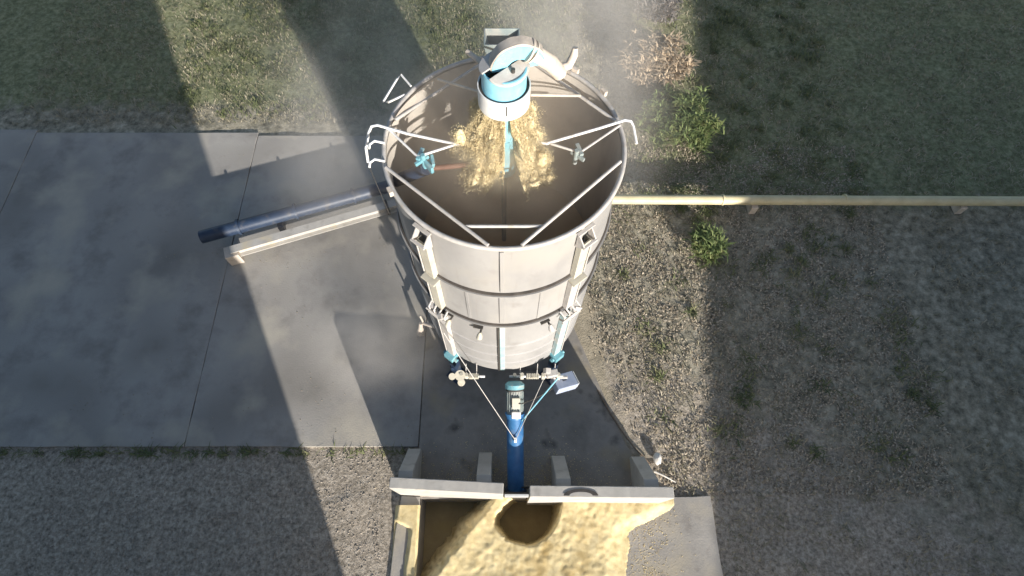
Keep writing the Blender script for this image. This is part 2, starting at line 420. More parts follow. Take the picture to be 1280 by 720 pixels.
# ------------------------------------------------------------------ the dryer
CXT, CYT = 0.0, 4.6
C0 = (CXT, CYT)
RT = 1.5
ZT, ZB = 5.93, 1.3
dry = thing('grain_dryer', 'tall round dusty grain dryer with open top beside the grain pit', 'grain dryer', (CXT, CYT, 0))
def pol(ang, r): a = R(ang); return (CXT + r * math.cos(a), CYT + r * math.sin(a))
seams = [5.93, 4.73, 3.63, 1.30]
def cyl_shell(z0, z1, n=160, k=8):
    b = MB(); vs = []
    for zi in range(k + 1):
        z = z0 + (z1 - z0) * zi / k
        for j in range(n):
            w_ = 2 * PI * j / n
            dr = .010 * noise.noise((math.cos(w_) * 2.5, math.sin(w_) * 2.5, z * 1.1)) - .006 * math.sin(PI * zi / k)
            vs.append((CXT + (RT + dr) * math.cos(w_), CYT + (RT + dr) * math.sin(w_), z))
    nv = len(vs)
    for x, y, z in list(vs):
        a = Vector((x - CXT, y - CYT, 0)); a *= (a.length - .022) / a.length
        vs.append((CXT + a.x, CYT + a.y, z))
    fs = []
    for s_, o in ((1, 0), (-1, nv)):
        for zi in range(k):
            for j in range(n):
                q = (zi * n + j + o, zi * n + (j + 1) % n + o, (zi + 1) * n + (j + 1) % n + o, (zi + 1) * n + j + o)
                fs.append(q if s_ > 0 else q[::-1])
    for zi in (0, k):
        for j in range(n):
            fs.append((zi * n + j, zi * n + (j + 1) % n, zi * n + (j + 1) % n + nv, zi * n + j + nv))
    return b.add(vs, fs)
for a, c in zip(seams[1:], seams[:-1]):
    cyl_shell(a + .012, c - .012 if c != ZT else c).build('tank_course', 'tank', dry, smooth=True)
for i, z in enumerate(seams[1:3]):
    MB().lathe([(RT - .015, z - .012), (RT + .028, z - .012), (RT + .030, z + .016), (RT + .006, z + .026), (RT - .015, z + .026)], C0, 160).build('seam_gasket', 'gasket', dry, smooth=True)
    MB().lathe([(RT - .012, z - .055), (RT + .030, z - .050), (RT + .048, z - .030), (RT + .048, z - .0125), (RT - .012, z - .0125)], C0, 160).build('hoop_band', 'tank', dry, smooth=True)
for (z0, z1, aa) in ((4.77, 5.90, (-128, -52, 10, 190)), (3.67, 4.66, (-110, -70, 20, 200)), (1.33, 3.56, (-135, -45, 0, 180))):
    for a_ in aa:
        x, y = pol(a_, RT + .002); MB().box((x, y, (z0 + z1) / 2), (.012, .045, z1 - z0), (0, 0, R(a_))).build('sheet_seam', 'tank', dry, bevel=.004)
# faint stiffening beads on the lowest course
for z in (2.62, 2.15, 1.72):
    MB().lathe([(RT - .01, z - .02), (RT + .012, z), (RT - .01, z + .02)], C0, 160).build('stiffening_bead', 'tank', dry, smooth=True)
# rim
pr = [(RT - .004 + .030 * math.cos(2 * PI * i / 10), ZT + .012 + .030 * math.sin(2 * PI * i / 10)) for i in range(10)]
MB().lathe(pr, C0, 160).build('rim', 'steel', dry, smooth=True)
MB().lathe([(RT - .034, ZB + .02), (RT - .034, ZT - .01)], C0, 160, closed=False).build('inner_liner', 'liner', dry, smooth=True)
# cone and outlet below
MB().lathe([(RT - .01, 1.30), (.30, .48), (.27, .48), (RT - .05, 1.30)], C0, 96).build('cone', 'tank', dry, smooth=True)
MB().lathe([(.30, .30), (.30, .50), (.0, .50), (.0, .30)], C0, 32).build('outlet', 'blue', dry, smooth=True)

# vertical centre rib on the camera side
ang = -91
for z0, z1, m_, wd in ((4.80, 5.88, 'tank', .05), (3.70, 4.66, 'tank', .08), (1.30, 3.54, 'cyan_dull', .085)):
    x, y = pol(ang, RT + .014)
    r = MB().box((x, y + .006, (z0 + z1) / 2), (wd, .022, z1 - z0)).build('centre_rib', m_, dry, bevel=.006)
    if m_ == 'cyan_dull':
        MB().box((x - wd * .72, y + .004, (z0 + z1) / 2), (.03, .035, z1 - z0 - .02)).build('rib_slot', 'dark', r)

# corner posts with brackets and clamps
def post(side, mats):
    angp = -90 + side * 39
    a = R(angp); u = Vector((math.cos(a), math.sin(a), 0)); t = Vector((-u.y, u.x, 0))
    c = Vector((CXT, CYT, 0))
    def P(r, s, z): return c + u * r + t * s + Vector((0, 0, z))
    rz = (0, 0, a)
    o = None
    for (z0, z1, m_) in mats:
        b = MB()
        b.box(P(RT + .08, 0, (z0 + z1) / 2), (.016, .135, z1 - z0), rz)
        b.box(P(RT + .045, .068, (z0 + z1) / 2), (.085, .014, z1 - z0), rz)
        b.box(P(RT + .045, -.068, (z0 + z1) / 2), (.085, .014, z1 - z0), rz)
        o = b.build('corner_post', m_, dry, bevel=.003)
        bb = MB(); bb.rod(P(RT + .08, side * .11, z0 + .02), P(RT + .08, side * .11, z1 - .02), .012)
        bb.build('side_tube', 'steel', o, smooth=True)
    # gusset on top: two triangular cheeks and a cap
    b = MB()
    for s in (-.095, .095):
        tri = [(RT + .005, 5.86), (RT + .155, 5.66), (RT + .005, 5.52)]
        vs = [P(r, s - .008, z) for r, z in tri] + [P(r, s + .008, z) for r, z in tri]
        b.add(vs, [(0, 1, 2), (5, 4, 3), (0, 3, 4, 1), (1, 4, 5, 2), (2, 5, 3, 0)])
    b.box(P(RT + .14, 0, 5.665), (.035, .22, .035), rz); b.box(P(RT + .03, 0, 5.86), (.05, .26, .02), rz)
    g = b.build('top_bracket', 'steel', dry, bevel=.003)
    # joint flange
    MB().box(P(RT + .075, 0, 4.66), (.17, .24, .035), rz).box(P(RT + .075, 0, 4.60), (.13, .20, .03), rz).build('joint_flange', 'cream', dry, bevel=.004)
    # clamp cluster
    b = MB()
    for i in range(3):
        b.box(P(RT + .10 + .03 * i, (-.11 + .11 * i) , 3.58 - .10 * (i % 2)), (.085, .06, .075), (.3 * i, .2, a + .4 * i))
    for i in range(4):
        s = -.16 + i * .105
        b.path([P(RT + .05, s, 3.66), P(RT + .15, s + .01, 3.60), P(RT + .145, s + .03, 3.40), P(RT + .05, s + .02, 3.32)], .016, 8)
    b.rod(P(RT + .17, -.2, 3.50), P(RT + .17, .2, 3.50), .018); b.rod(P(RT + .16, -.18, 3.38), P(RT + .16, .2, 3.36), .014)
    b.build('clamp', 'steel', dry, bevel=.003)
    # foot hinge
    b = MB(); b.box(P(RT + .08, 0, 1.36), (.20, .20, .16), rz); b.rod(P(RT + .1, -.16, 1.32), P(RT + .1, .16, 1.32), .04, 12)
    b.build('post_foot', 'cyan_deep', dry, bevel=.006)
    b = MB(); b.box(P(RT + .06, 0, .62), (.14, .16, 1.28), rz); b.box(P(RT + .06, 0, .02), (.34, .34, .04), rz)
    b.build('support_leg', 'navy', dry, bevel=.005)
for sd in (-1, 1):
    post(sd, [(4.72, 5.64, 'cream'), (3.66, 4.64, 'cream' if sd < 0 else 'steel'), (1.42, 3.42, 'steel' if sd < 0 else 'cyan_dull')])
for angp in (45, 135):
    a = R(angp); x, y = pol(angp, RT + .07)
    MB().box((x, y, 3.55), (.12, .17, 4.2), (0, 0, a)).build('corner_post', 'cream', dry, bevel=.005)
    x, y = pol(angp, RT + .02)
    MB().box((x, y, .72), (.14, .16, 1.44), (0, 0, a)).build('support_leg', 'navy', dry, bevel=.005)

# rods of the top frame (in the plane of the rim)
zr = 5.985
def rod(name, pts, r=.020, m_='steel'):
    return MB().path([(x, y, z) for x, y, z in pts], r, 10).build(name, m_, dry, smooth=True)
rod('frame_rod', [(-1.43, 4.21, zr), (-.18, 3.13, zr)], .022)
rod('frame_rod', [(1.42, 4.30, zr), (.20, 3.13, zr)], .022)
rod('frame_rod', [(-.44, 3.385, zr - .01), (.44, 3.385, zr - .01)], .020)
rod('frame_rod', [(-1.38, 4.95, zr), (-.30, 5.92, zr)], .022)
rod('frame_rod', [(1.41, 4.93, zr), (.40, 5.92, zr)], .022)
def arc_hook(pts, r, m_='white'): return rod('hook_rail', pts, r, m_)
rod('hook_rail', [(-.58, 4.56, zr), (-1.20, 4.71, zr + .02), (-1.58, 4.83, zr + .04), (-1.66, 4.82, zr + .03), (-1.70, 4.76, zr - .02), (-1.74, 4.60, zr - .12), (-1.745, 4.52, zr - .30)], .018, 'white')
rod('hook_rail', [(.52, 4.57, zr), (1.20, 4.80, zr + .02), (1.52, 4.91, zr + .04), (1.60, 4.90, zr + .03), (1.63, 4.84, zr), (1.66, 4.62, zr - .06)], .018, 'white')
rod('frame_rod', [(-.62, 4.55, zr), (-1.06, 4.38, zr - .01)], .016, 'white')
rod('frame_rod', [(-1.06, 4.38, zr - .01), (-1.45, 4.80, zr)], .016, 'white')
rod('frame_rod', [(.58, 4.57, zr), (.93, 4.44, zr - .01)], .016, 'steel')
rod('frame_rod', [(.93, 4.44, zr - .01), (1.46, 4.86, zr)], .016, 'steel')
rod('frame_rod', [(-.60, 4.56, zr), (-.24, 4.60, zr + .02)], .016, 'white')
rod('frame_rod', [(.55, 4.57, zr), (.24, 4.60, zr + .02)], .016, 'white')
rod('guy_wire', [(-1.745, 4.50, zr - .30), (-1.52, 4.05, 5.2)], .005, 'dark')
# rear step hoop
rod('step_hoop', [(-1.30, 5.40, zr - .03), (-1.50, 5.26, zr - .02), (-1.56, 5.25, zr), (-1.41, 5.62, zr + .02), (-1.36, 5.70, zr + .02), (-1.22, 5.52, zr)], .015, 'white')
for yy in (4.58, 4.30):
    x = -math.sqrt(RT ** 2 - (yy - CYT) ** 2)
    rod('rim_hook', [(x + .02, yy, zr), (x - .10, yy + .01, zr + .03), (x - .16, yy - .03, zr + .01), (x - .17, yy - .07, zr - .03)], .016, 'white')
for (x, y) in ((-1.35, 3.86), (1.30, 5.42), (.95, 5.80)):
    MB().box((x, y, ZT + .05), (.10, .05, .08), (0, 0, math.atan2(y - CYT, x) + PI / 2)).build('rim_lug', 'dusty', dry, bevel=.006)
# brackets at the rod joints
for s, m_ in ((-1, 'cyan_deep'), (1, 'teal')):
    jx, jy = (-1.03, 4.36) if s < 0 else (.93, 4.43)
    b = MB()
    b.box((jx, jy + .06, zr - .02), (.05, .18, .05), (0, 0, .3 * s)).box((jx - .02 * s, jy - .01, zr - .05), (.20, .035, .05), (0, 0, -.7 * s))
    if s < 0: b.box((jx - .10 * s, jy - .07, zr - .08), (.18, .04, .10), (0, 0, .9 * s)).box((jx - .13 * s, jy + .0, zr - .12), (.04, .16, .16), (0, .3, .2))
    b.rod((jx - .04 * s, jy, zr - .2), (jx - .04 * s, jy, zr + .05), .03)
    b.build('rod_bracket', m_, dry, bevel=.004)
rod('feeler_pipe', [(-.90, 4.30, zr - .13), (-.30, 4.42, zr - .20)], .035, 'rust')
rod('inner_tube', [(-.98, 4.34, zr - .20), (-1.44, 4.46, zr - .62)], .085, 'navy')

# central auger with its head above the rim
MB().lathe([(.035, 3.2), (.035, 5.5), (.015, 5.5), (.015, 3.2)], C0, 20).build('auger_shaft', 'dark', dry, smooth=True)
MB().lathe([(.155, 5.45), (.155, 6.95), (.02, 6.95), (.02, 5.45)], C0, 40).build('auger_tube', 'cyan', dry, smooth=True)
MB().box((.02, CYT - .156, 5.9), (.11, .014, .50)).build('tube_door', 'cyan', dry, bevel=.004)
MB().lathe([(.292, 6.68), (.292, 6.94), (.280, 6.94), (.280, 6.68)], C0, 72).build('skirt', 'white', dry, smooth=True)
MB().lathe([(.20, 6.90), (.279, 6.90), (.279, 6.915), (.20, 6.915)], C0, 48).build('skirt_floor', 'dark', dry)
MB().lathe([(.245, 6.88), (.245, 7.18), (.225, 7.18), (.225, 6.88)], C0, 72).build('head_drum', 'cyan', dry, smooth=True)
MB().box((.03, CYT - .294, 6.83), (.012, .01, .14)).build('skirt_mark', 'dark', dry)
# two half-disc lids with a slot that runs to the back right
sd_ = R(42); ud = Vector((math.cos(sd_), math.sin(sd_), 0)); vd = Vector((-ud.y, ud.x, 0))
for s, tilt in ((1, -.10), (-1, -.22)):
    pts = []
    for i in range(25):
        th = -PI / 2 + PI * i / 24
        q = Vector((math.cos(th) * .255, math.sin(th) * .255, 0))      # half disc facing +x
        pts.append(q)
    b = MB(); vs = []
    for zz in (0, .022):
        for q in pts:
            p_ = vd * s * (.055 + q.x * (.195 / .255)) + ud * q.y
            vs.append((CXT + p_.x, CYT + p_.y, 7.185 + zz + tilt * (q.x - .02)))
    k = 25
    b.add(vs, [tuple(range(k)), tuple(range(k, 2 * k))[::-1]] + [(i, (i + 1) % k, (i + 1) % k + k, i + k) for i in range(k)])
    ld = b.build('lid_plate', 'steel', dry, bevel=.004)
    p_ = vd * s * .14 + Vector(C0).to_3d()
    MB().rod((p_.x, p_.y, 7.2), (p_.x, p_.y, 7.245), .022, 12).build('lid_bolt', 'dark', ld)
# gooseneck duct: arch in the slot plane
def arch_pt(th, r): 
    cc = Vector((CXT, CYT, 7.16)) + ud2 * .15
    return cc + ud2 * (-math.cos(th) * r) + Vector((0, 0, math.sin(th) * r))
az = R(10); ud2 = Vector((math.cos(az), math.sin(az), 0)); vd2 = Vector((-ud2.y, ud2.x, 0))
b = MB(); vs = []; k = 26
for i in range(k + 1):
    th = PI * .97 * i / k
    for r, s in ((.125, -1), (.285, -1), (.285, 1), (.125, 1)):
        vs.append(arch_pt(th, r) + vd2 * (s * .075 + .03))
fs = [(i * 4 + q, i * 4 + (q + 1) % 4, i * 4 + 4 + (q + 1) % 4, i * 4 + 4 + q) for i in range(k) for q in range(4)]
fs += [(0, 1, 2, 3), (k * 4 + 3, k * 4 + 2, k * 4 + 1, k * 4)]
gn = b.add(vs, fs).build('gooseneck', 'cyan', dry, smooth=True)
b = MB(); vs = []
for i in range(k + 1):
    th = PI * .96 * i / k + .02
    for r, s in ((.2875, -.99), (.302 + .003 * math.sin(i), -.85), (.302 + .003 * math.cos(i * 1.7), .85), (.2875, .99)):
        vs.append(arch_pt(th, r) + vd2 * (s * .074 + .03))
b.add(vs, fs).build('dust_layer', 'dusty', gn, smooth=True)
e0 = arch_pt(PI * .80, .195) + vd2 * .03
e = Vector((.62, 4.84, 6.86))
MB().path([arch_pt(PI * .70, .2) + vd2 * .03, arch_pt(PI * .82, .21) + vd2 * .03, Vector((.49, 4.74, 7.10)), Vector((.56, 4.80, 6.97)), e], [.085, .09, .09, .088, .085], 20).build('elbow_pipe', 'dusty', dry, smooth=True)
MB().path([e + Vector((-.02, 0, .06)), e + Vector((.10, .05, .06)), e + Vector((.15, .10, .16)), e + Vector((.155, .12, .24))], [.05, .05, .045, .03], 14).build('outlet_nozzle', 'dusty', dry, smooth=True)
for th in (.68, .74):
    b = MB(); p_ = arch_pt(PI * th, .195) + vd2 * .03
    tt = (arch_pt(PI * (th + .01), .195) - arch_pt(PI * th, .195)).normalized()
    b.path([p_ - tt * .01, p_ + tt * .01], .125, 22).build('duct_flange', 'dusty', dry, smooth=True)
# small arm left of the head and strut of the elbow
rod('head_arm', [(-.22, 4.72, 7.10), (-.40, 4.92, 7.08)], .03, 'dusty')
rod('head_arm', [(.30, 4.75, 6.62), (.98, 5.32, 6.02)], .018, 'dusty')
rod('head_arm', [(-.30, 4.80, 6.62), (-.86, 5.60, 6.02)], .018, 'dusty')
# intake box behind the head
b = MB()
x0, y0 = -.03, 6.18
top_ = [(-.24, -.16), (.24, -.16), (.24, .16), (-.24, .16)]; bot_ = [(-.19, -.12), (.19, -.12), (.19, .12), (-.19, .12)]
zt, zb = 6.20, 5.85
vs = [(x0 + a, y0 + c, zt) for a, c in top_] + [(x0 + a, y0 + c, zb) for a, c in bot_] + [(x0 + a * .92, y0 + c * .9, zt) for a, c in top_] + [(x0 + a * .9, y0 + c * .85, zt - .22) for a, c in bot_]
fs = [(i, (i + 1) % 4, (i + 1) % 4 + 4, i + 4) for i in range(4)] + [(4, 5, 6, 7)] + [(i, (i + 1) % 4, (i + 1) % 4 + 8, i + 8) for i in range(4)] + [(8 + i, 8 + (i + 1) % 4, 12 + (i + 1) % 4, 12 + i) for i in range(4)] + [(12, 13, 14, 15)]
hp = b.add(vs, fs).build('intake_box', 'teal', dry, bevel=.006)
MB().box((x0, y0, 5.0), (.12, .08, 1.6)).build('box_mount', 'navy', hp)
# work lights
def work_light(angd, z, m_='cream'):
    x, y = pol(angd, RT + .02); a = R(angd); u = Vector((math.cos(a), math.sin(a), 0)); t = Vector((-u.y, u.x, 0))
    c = Vector((x, y, z))
    br = MB().box(c + u * .02 - t * .05 + Vector((0, 0, .05)), (.05, .15, .035), (0, 0, a)).rod(c + u * .03, c + u * .14, .016).build('light_bracket', 'dark', dry)
    l_ = MB().path([c + u * .10 + Vector((0, 0, .05)), c + u * .125 + Vector((0, 0, .01)), c + u * .155 + Vector((0, 0, -.03)), c + u * .165 + Vector((0, 0, -.045))], [.02, .042, .05, .045], 16).build('work_light', m_, dry, smooth=True)
work_light(-103, 3.44); work_light(-121, 3.50); work_light(-64, 3.46, 'steel')
# gas pipes along the front, with valves
def gas_pipe(x0, x1, yy, zz, valves, tray):
    o = MB().rod((x0, yy, zz), (x1, yy, zz), .024, 12).build('gas_pipe', 'white', dry, smooth=True)
    for vx, rr in valves:
        b = MB(); b.path([(vx - .03, yy, zz), (vx + .03, yy, zz)], rr, 18); b.rod((vx, yy, zz - .01), (vx, yy - .01, zz + rr + .07), .014)
        b.path([(vx, yy, zz + rr + .06), (vx, yy, zz + rr + .075)], .035, 14)
        b.build('valve', 'cream', o, smooth=True)
    b = MB().box(((tray[0] + tray[1]) / 2, yy, zz + .005), (tray[1] - tray[0], .075, .085))
    n_ = 7
    for i in range(n_): b.box((tray[0] + (i + .5) * (tray[1] - tray[0]) / n_, yy, zz + .005), (.02, .09, .10))
    b.build('burner_block', 'cream', o, bevel=.004)
gas_pipe(-1.02, -.36, 3.00, 1.20, [(-.80, .075), (-.70, .05)], (-.66, -.48))
gas_pipe(.10, 1.12, 3.00, 1.20, [(.20, .035), (.34, .06), (.74, .06), (1.02, .07)], (.42, .66))
b = MB().path([(-.97, 2.99, 1.24), (-.97, 2.96, 1.32)], .065, 18).path([(-.81, 2.93, 1.05), (-.81, 2.90, 1.12)], .07, 18)
b.path([(-.82, 3.0, 1.26), (-.82, 2.98, 1.32)], .10, 22); b.build('regulator', 'cream', dry, smooth=True)
for x in (-.72, -.52, .30, .62, .95):
    rod('pipe_hanger', [(x, 3.0, 1.2), (x + .01, 3.18, 1.42)], .008, 'steel')
b = MB().box((.90, 3.02, 1.30), (.22, .12, .13), (0, 0, .2)).box((.80, 3.04, 1.42), (.10, .10, .16), (.2, .3, 0)).rod((.72, 3.0, 1.16), (1.2, 2.98, 1.2), .03)
b.build('valve_block', 'steel', dry, bevel=.008)
# control box on the right
cb = MB().box((1.15, 2.93, 1.02), (.44, .30, .20), (R(-8), R(16), R(20))).build('control_box', 'boxblue', dry, bevel=.01)
MB().box((1.368, 3.012, .962), (.012, .27, .17), (R(-8), R(16), R(20))).build('box_lit_side', 'white', cb)  # white panel: the sunlit side of the box put into its colour
MB().box((1.155, 2.945, 1.125), (.09, .012, .006), (R(-8), R(16), R(20))).build('box_latch', 'dark', cb)
rod('box_arm', [(.92, 2.98, 1.2), (1.12, 2.95, 1.0)], .02, 'steel')
# chassis and wheels under the cone
b = MB()
for y in (CYT - .9, CYT + .9): b.box((0, y, .80), (2.3, .12, .16))
for x in (-1.0, 1.0): b.box((x, CYT, .64), (.12, 2.6, .14))
b.build('chassis', 'navy', dry, bevel=.008)
for x in (-1.42, 1.42):
    yw = CYT + .55
    ty = MB().path([(x - .12, yw, .38), (x - .10, yw, .38), (x + .10, yw, .38), (x + .12, yw, .38)], [.32, .38, .38, .32], 36).build('wheel', 'tyre', dry, smooth=True)
    MB().path([(x - .126, yw, .38), (x + .126, yw, .38)], .20, 24).build('rim_disc', 'cream', ty, smooth=True)
MB().rod((-1.4, CYT + .55, .38), (1.4, CYT + .55, .38), .05).build('axle', 'navy', dry)
# stabiliser foot on the left, in the last strip of sun
b = MB().path([(-1.20, 4.15, .60), (-1.72, 4.42, .34)], .04, 10); b.rod((-1.72, 4.42, .34), (-1.78, 4.52, .50), .022)
b.build('stabiliser_arm', 'dusty', dry, smooth=True)
MB().path([(-1.78, 4.42, .34), (-1.80, 4.38, .20), (-1.82, 4.33, .03), (-1.82, 4.33, .005)], [.04, .05, .09, .09], 18).build('stabiliser_foot', 'dusty', dry, smooth=True)

# ------------------------------------------------------------------ loading auger with motor
A0, A1 = Vector((.22, 1.02, .42)), Vector((.20, 2.60, 1.22))
dA = (A1 - A0).normalized()
aug = thing('loading_auger', 'blue loading auger with an electric motor running from the wall gap', 'auger', tuple(A0))
MB().path([A0, A1 - dA * .35], .155, 28).build('auger_tube', 'blue', aug, smooth=True)
rb = MB().path([A0 - dA * .02, A0 + dA * .05], .20, 28).build('intake_collar', 'navy', aug, smooth=True)
MB().path([Vector((.42, 1.05, .55)) + Vector((.09 * math.cos(t), .02, .09 * math.sin(t))) for t in np.linspace(0, 2 * PI, 14)], .012, 8).build('hose_loop', 'dark', aug, smooth=True)
MB().path([A1 - dA * .40, A1 - dA * .30], [.155, .19], 28).build('motor_flange', 'blue', aug, smooth=True)
mo = MB().path([A1 - dA * .30, A1 + dA * .12], .150, 32).build('motor', 'teal', aug, smooth=True)
b = MB()
nrm = Vector((1, 0, 0)); nb = dA.cross(nrm)
for i in range(22):
    w_ = 2 * PI * i / 22; rr = nrm * math.cos(w_) + nb * math.sin(w_)
    p0 = A1 - dA * .26 + rr * .157; p1 = A1 + dA * .10 + rr * .157
    b.rod(p0, p1, .007, 6)
b.build('cooling_fin', 'teal', mo)
MB().path([A1 + dA * .125, A1 + dA * .16], .165, 32).build('motor_gap', 'dark', mo, smooth=True)
MB().path([A1 + dA * .16, A1 + dA * .24, A1 + dA * .275], [.178, .178, .14], 32).build('fan_cowl', 'cyan_deep', mo, smooth=True)
upn = dA.cross(Vector((1, 0, 0))).normalized()
if upn.z < 0: upn = -upn
tb = A1 - dA * .08 + upn * .17 + Vector((.02, 0, 0))
MB().box(tb, (.15, .20, .06), (math.atan2(dA.z, dA.y), 0, 0)).build('terminal_box', 'cream', mo, bevel=.008)
MB().box(tb - dA * .22 - upn * .0, (.17, .13, .05), (math.atan2(dA.z, dA.y), 0, 0)).build('name_plate', 'white', mo, bevel=.02)
lug = A0 + dA * 1.02 + upn * .16
MB().path([lug, lug + upn * .05], .022, 10).box(lug + upn * .03, (.05, .09, .03), (.4, 0, 0)).build('cable_lug', 'white', aug, bevel=.003)
MB().path([tb, tb + Vector((.10, -.02, .05)), (.55, 2.62, .95), (.85, 2.78, .92), (1.02, 2.9, .98)], .011, 8).build('motor_cable', 'dark', mo, smooth=True)
def cable(label, a, b_, r, m_, sag=.03):
    pts = [Vector(a).lerp(Vector(b_), i / 14) - Vector((0, 0, sag * math.sin(PI * i / 14))) for i in range(15)]
    o = MB().path(pts, r, 8).build('stay_cable', m_, None, smooth=True, base=tuple(pts[0]))
    return tag(o, label, 'cable', 'stay cables holding the auger')
lt = lug + upn * .05
cable('long thin cable from the left corner post down to the auger', (-.93, 3.05, 3.40), lt, .007, 'steel', .02)
cable('thin cable from the right valve block down to the auger', (.78, 2.98, 1.44), lt, .006, 'steel', .02)
cable('thick cyan rod from the right gas pipe down to the auger', (1.02, 2.96, 1.24), A1 - dA * .42 + upn * .12 + Vector((.12, 0, 0)), .014, 'cyan', 0)

# ------------------------------------------------------------------ beams and tube on the ground behind the dryer
bm_ = thing('drawbar', 'pale steel drawbar beam lying on the left of the dryer', 'drawbar', (-2.6, 7.41, 0))
p0, p1 = Vector((-.9, 8.03, .42)), Vector((-6.2, 6.16, .42))
dd = (p1 - p0).normalized(); az_ = math.atan2(dd.y, dd.x)
b = MB()
mid = (p0 + p1) / 2; Lb = (p1 - p0).length
b.box(mid, (Lb, .20, .018), (0, 0, az_)).box(mid + Vector((0, 0, -.22)), (Lb, .20, .018), (0, 0, az_)).box(mid + Vector((0, 0, -.11)), (Lb, .018, .20), (0, 0, az_))
b.build('beam', 'wall', bm_, bevel=.004)
cpt = p0 + dd * 1.98
MB().box(cpt + Vector((0, 0, -.10)), (.07, .26, .28), (0, 0, az_)).build('beam_coupling', 'dark', bm_, bevel=.004)
MB().box(p1 + Vector((0, 0, -.24)), (.3, .3, .36), (0, 0, az_)).build('prop_foot', 'dusty', bm_, bevel=.01)
MB().box(p0 + dd * .5 + Vector((0, 0, -.33)), (.3, .3, .2), (0, 0, az_)).build('prop_foot', 'dusty', bm_, bevel=.01)
da = thing('discharge_auger', 'dark navy auger tube lying beside the pale drawbar', 'auger', (-3, 7.7, 0))
q0, q1 = Vector((-1.5, 8.30, .45)), Vector((-6.9, 6.48, .45))
MB().path([q0, q1], .15, 28).build('tube', 'navy', da, smooth=True)
for f in (.16, .38, .62, .85):
    p_ = q0.lerp(q1, f); MB().path([p_ - dd * .025, p_ + dd * .025], .185, 28).build('tube_flange', 'navy', da, smooth=True)
for f in (.12, .7):
    p_ = q0.lerp(q1, f); MB().box((p_.x, p_.y, .15), (.12, .42, .30), (0, 0, az_)).build('cradle', 'navy', da, bevel=.006)
yp = thing('gas_main', 'pale yellow pipe running out from the right of the dryer over the grass', 'pipe', (3, 7.58, 0))
MB().path([(.8, 7.60, .33), (18.5, 7.50, .33)], .115, 28).build('pipe', 'pipe_yellow', yp, smooth=True)
for x in (1.4, 6.0, 11.0, 16.0):
    MB().box((x, 7.58, .09), (.16, .34, .26)).build('pipe_support', 'dusty', yp, bevel=.008)
for x in (2.3, 5.2, 8.1, 13.):
    MB().path([(x - .02, 7.58, .33), (x + .02, 7.58, .33)], .135, 28).build('pipe_joint', 'pipe_yellow', yp, smooth=True)

# ------------------------------------------------------------------ grain inside the tank and the falling grain
rr_ = np.linspace(0, RT - .03, 40); tt_ = np.linspace(0, 2 * PI, 120, endpoint=False)
RR, TT = np.meshgrid(rr_, tt_)
bz = 3.30 + .28 * (1 - RR / RT) + .05 * np.vectorize(lambda r, t: fbm(r * math.cos(t), r * math.sin(t), 21, 4, 1.5))(RR, TT)
BV = np.stack([RR * np.cos(TT) + CXT, RR * np.sin(TT) + CYT, bz], -1).reshape(-1, 3)
I = np.arange(RR.size).reshape(RR.shape); J = np.roll(I, -1, 0)
BF = np.stack([I[:, :-1], I[:, 1:], J[:, 1:], J[:, :-1]], -1).reshape(-1, 4)
gb = np_mesh('grain_bed', BV, BF, 'grain_bed', base=(CXT, CYT, 0))
tag(gb, 'brown grain filling the inside of the open dryer tank', 'grain', kind='stuff')

rng = np.random.default_rng(11)
def curtain_r(th, z):
    d = 6.70 - z
    lob = noise.noise((math.cos(th) * 2.6, math.sin(th) * 2.6, z * 1.6)) + .9 * noise.noise((math.cos(th) * 5, math.sin(th) * 5, z * 3.6))
    d += .42 * math.exp(-((abs(th) - 2.75) / .45) ** 2 - ((z - 6.42) / .20) ** 2)
    return .235 + .155 * d + .14 * d * d + (.03 + .15 * min(d, 1.0)) * lob
GAP = R(-78)
def gapw(z): return R(8) + R(5) * (6.7 - z)
pts = []
while len(pts) < 30000:
    th = rng.uniform(-PI, PI); z = 6.68 - 1.12 * rng.random() ** .8
    dth = abs((th - GAP + PI) % (2 * PI) - PI)
    if dth < gapw(z) and z > 5.62: continue
    lo = 5.66 + .16 * noise.noise((math.cos(th) * 3, math.sin(th) * 3, 4)) 
    if z < lo and rng.random() > .05: continue
    dens = noise.noise((math.cos(th) * 4, math.sin(th) * 4, z * 2.2))
    if dens < -.28 and rng.random() > .12: continue
    r = curtain_r(th, z) + abs(rng.normal(0, .012 + .03 * (6.7 - z)))
    pts.append((CXT + r * math.cos(th), CYT + r * math.sin(th), z + rng.normal(0, .01)))
pts = np.array(pts); n = len(pts)
tet = np.array([(1, 1, 1), (-1, -1, 1), (-1, 1, -1), (1, -1, -1)], float) * .5
sz = rng.uniform(.004, .009, n)[:, None, None]
q = rng.normal(size=(n, 3, 3)); Q, _ = np.linalg.qr(q)
tv = np.einsum('ij,njk->nik', tet, Q) * sz * np.array([1, 1, 1.7]) + pts[:, None, :]
tf = (np.arange(n)[:, None, None] * 4 + np.array([(0, 1, 2), (0, 2, 3), (0, 3, 1), (1, 3, 2)])[None]).reshape(-1, 3)
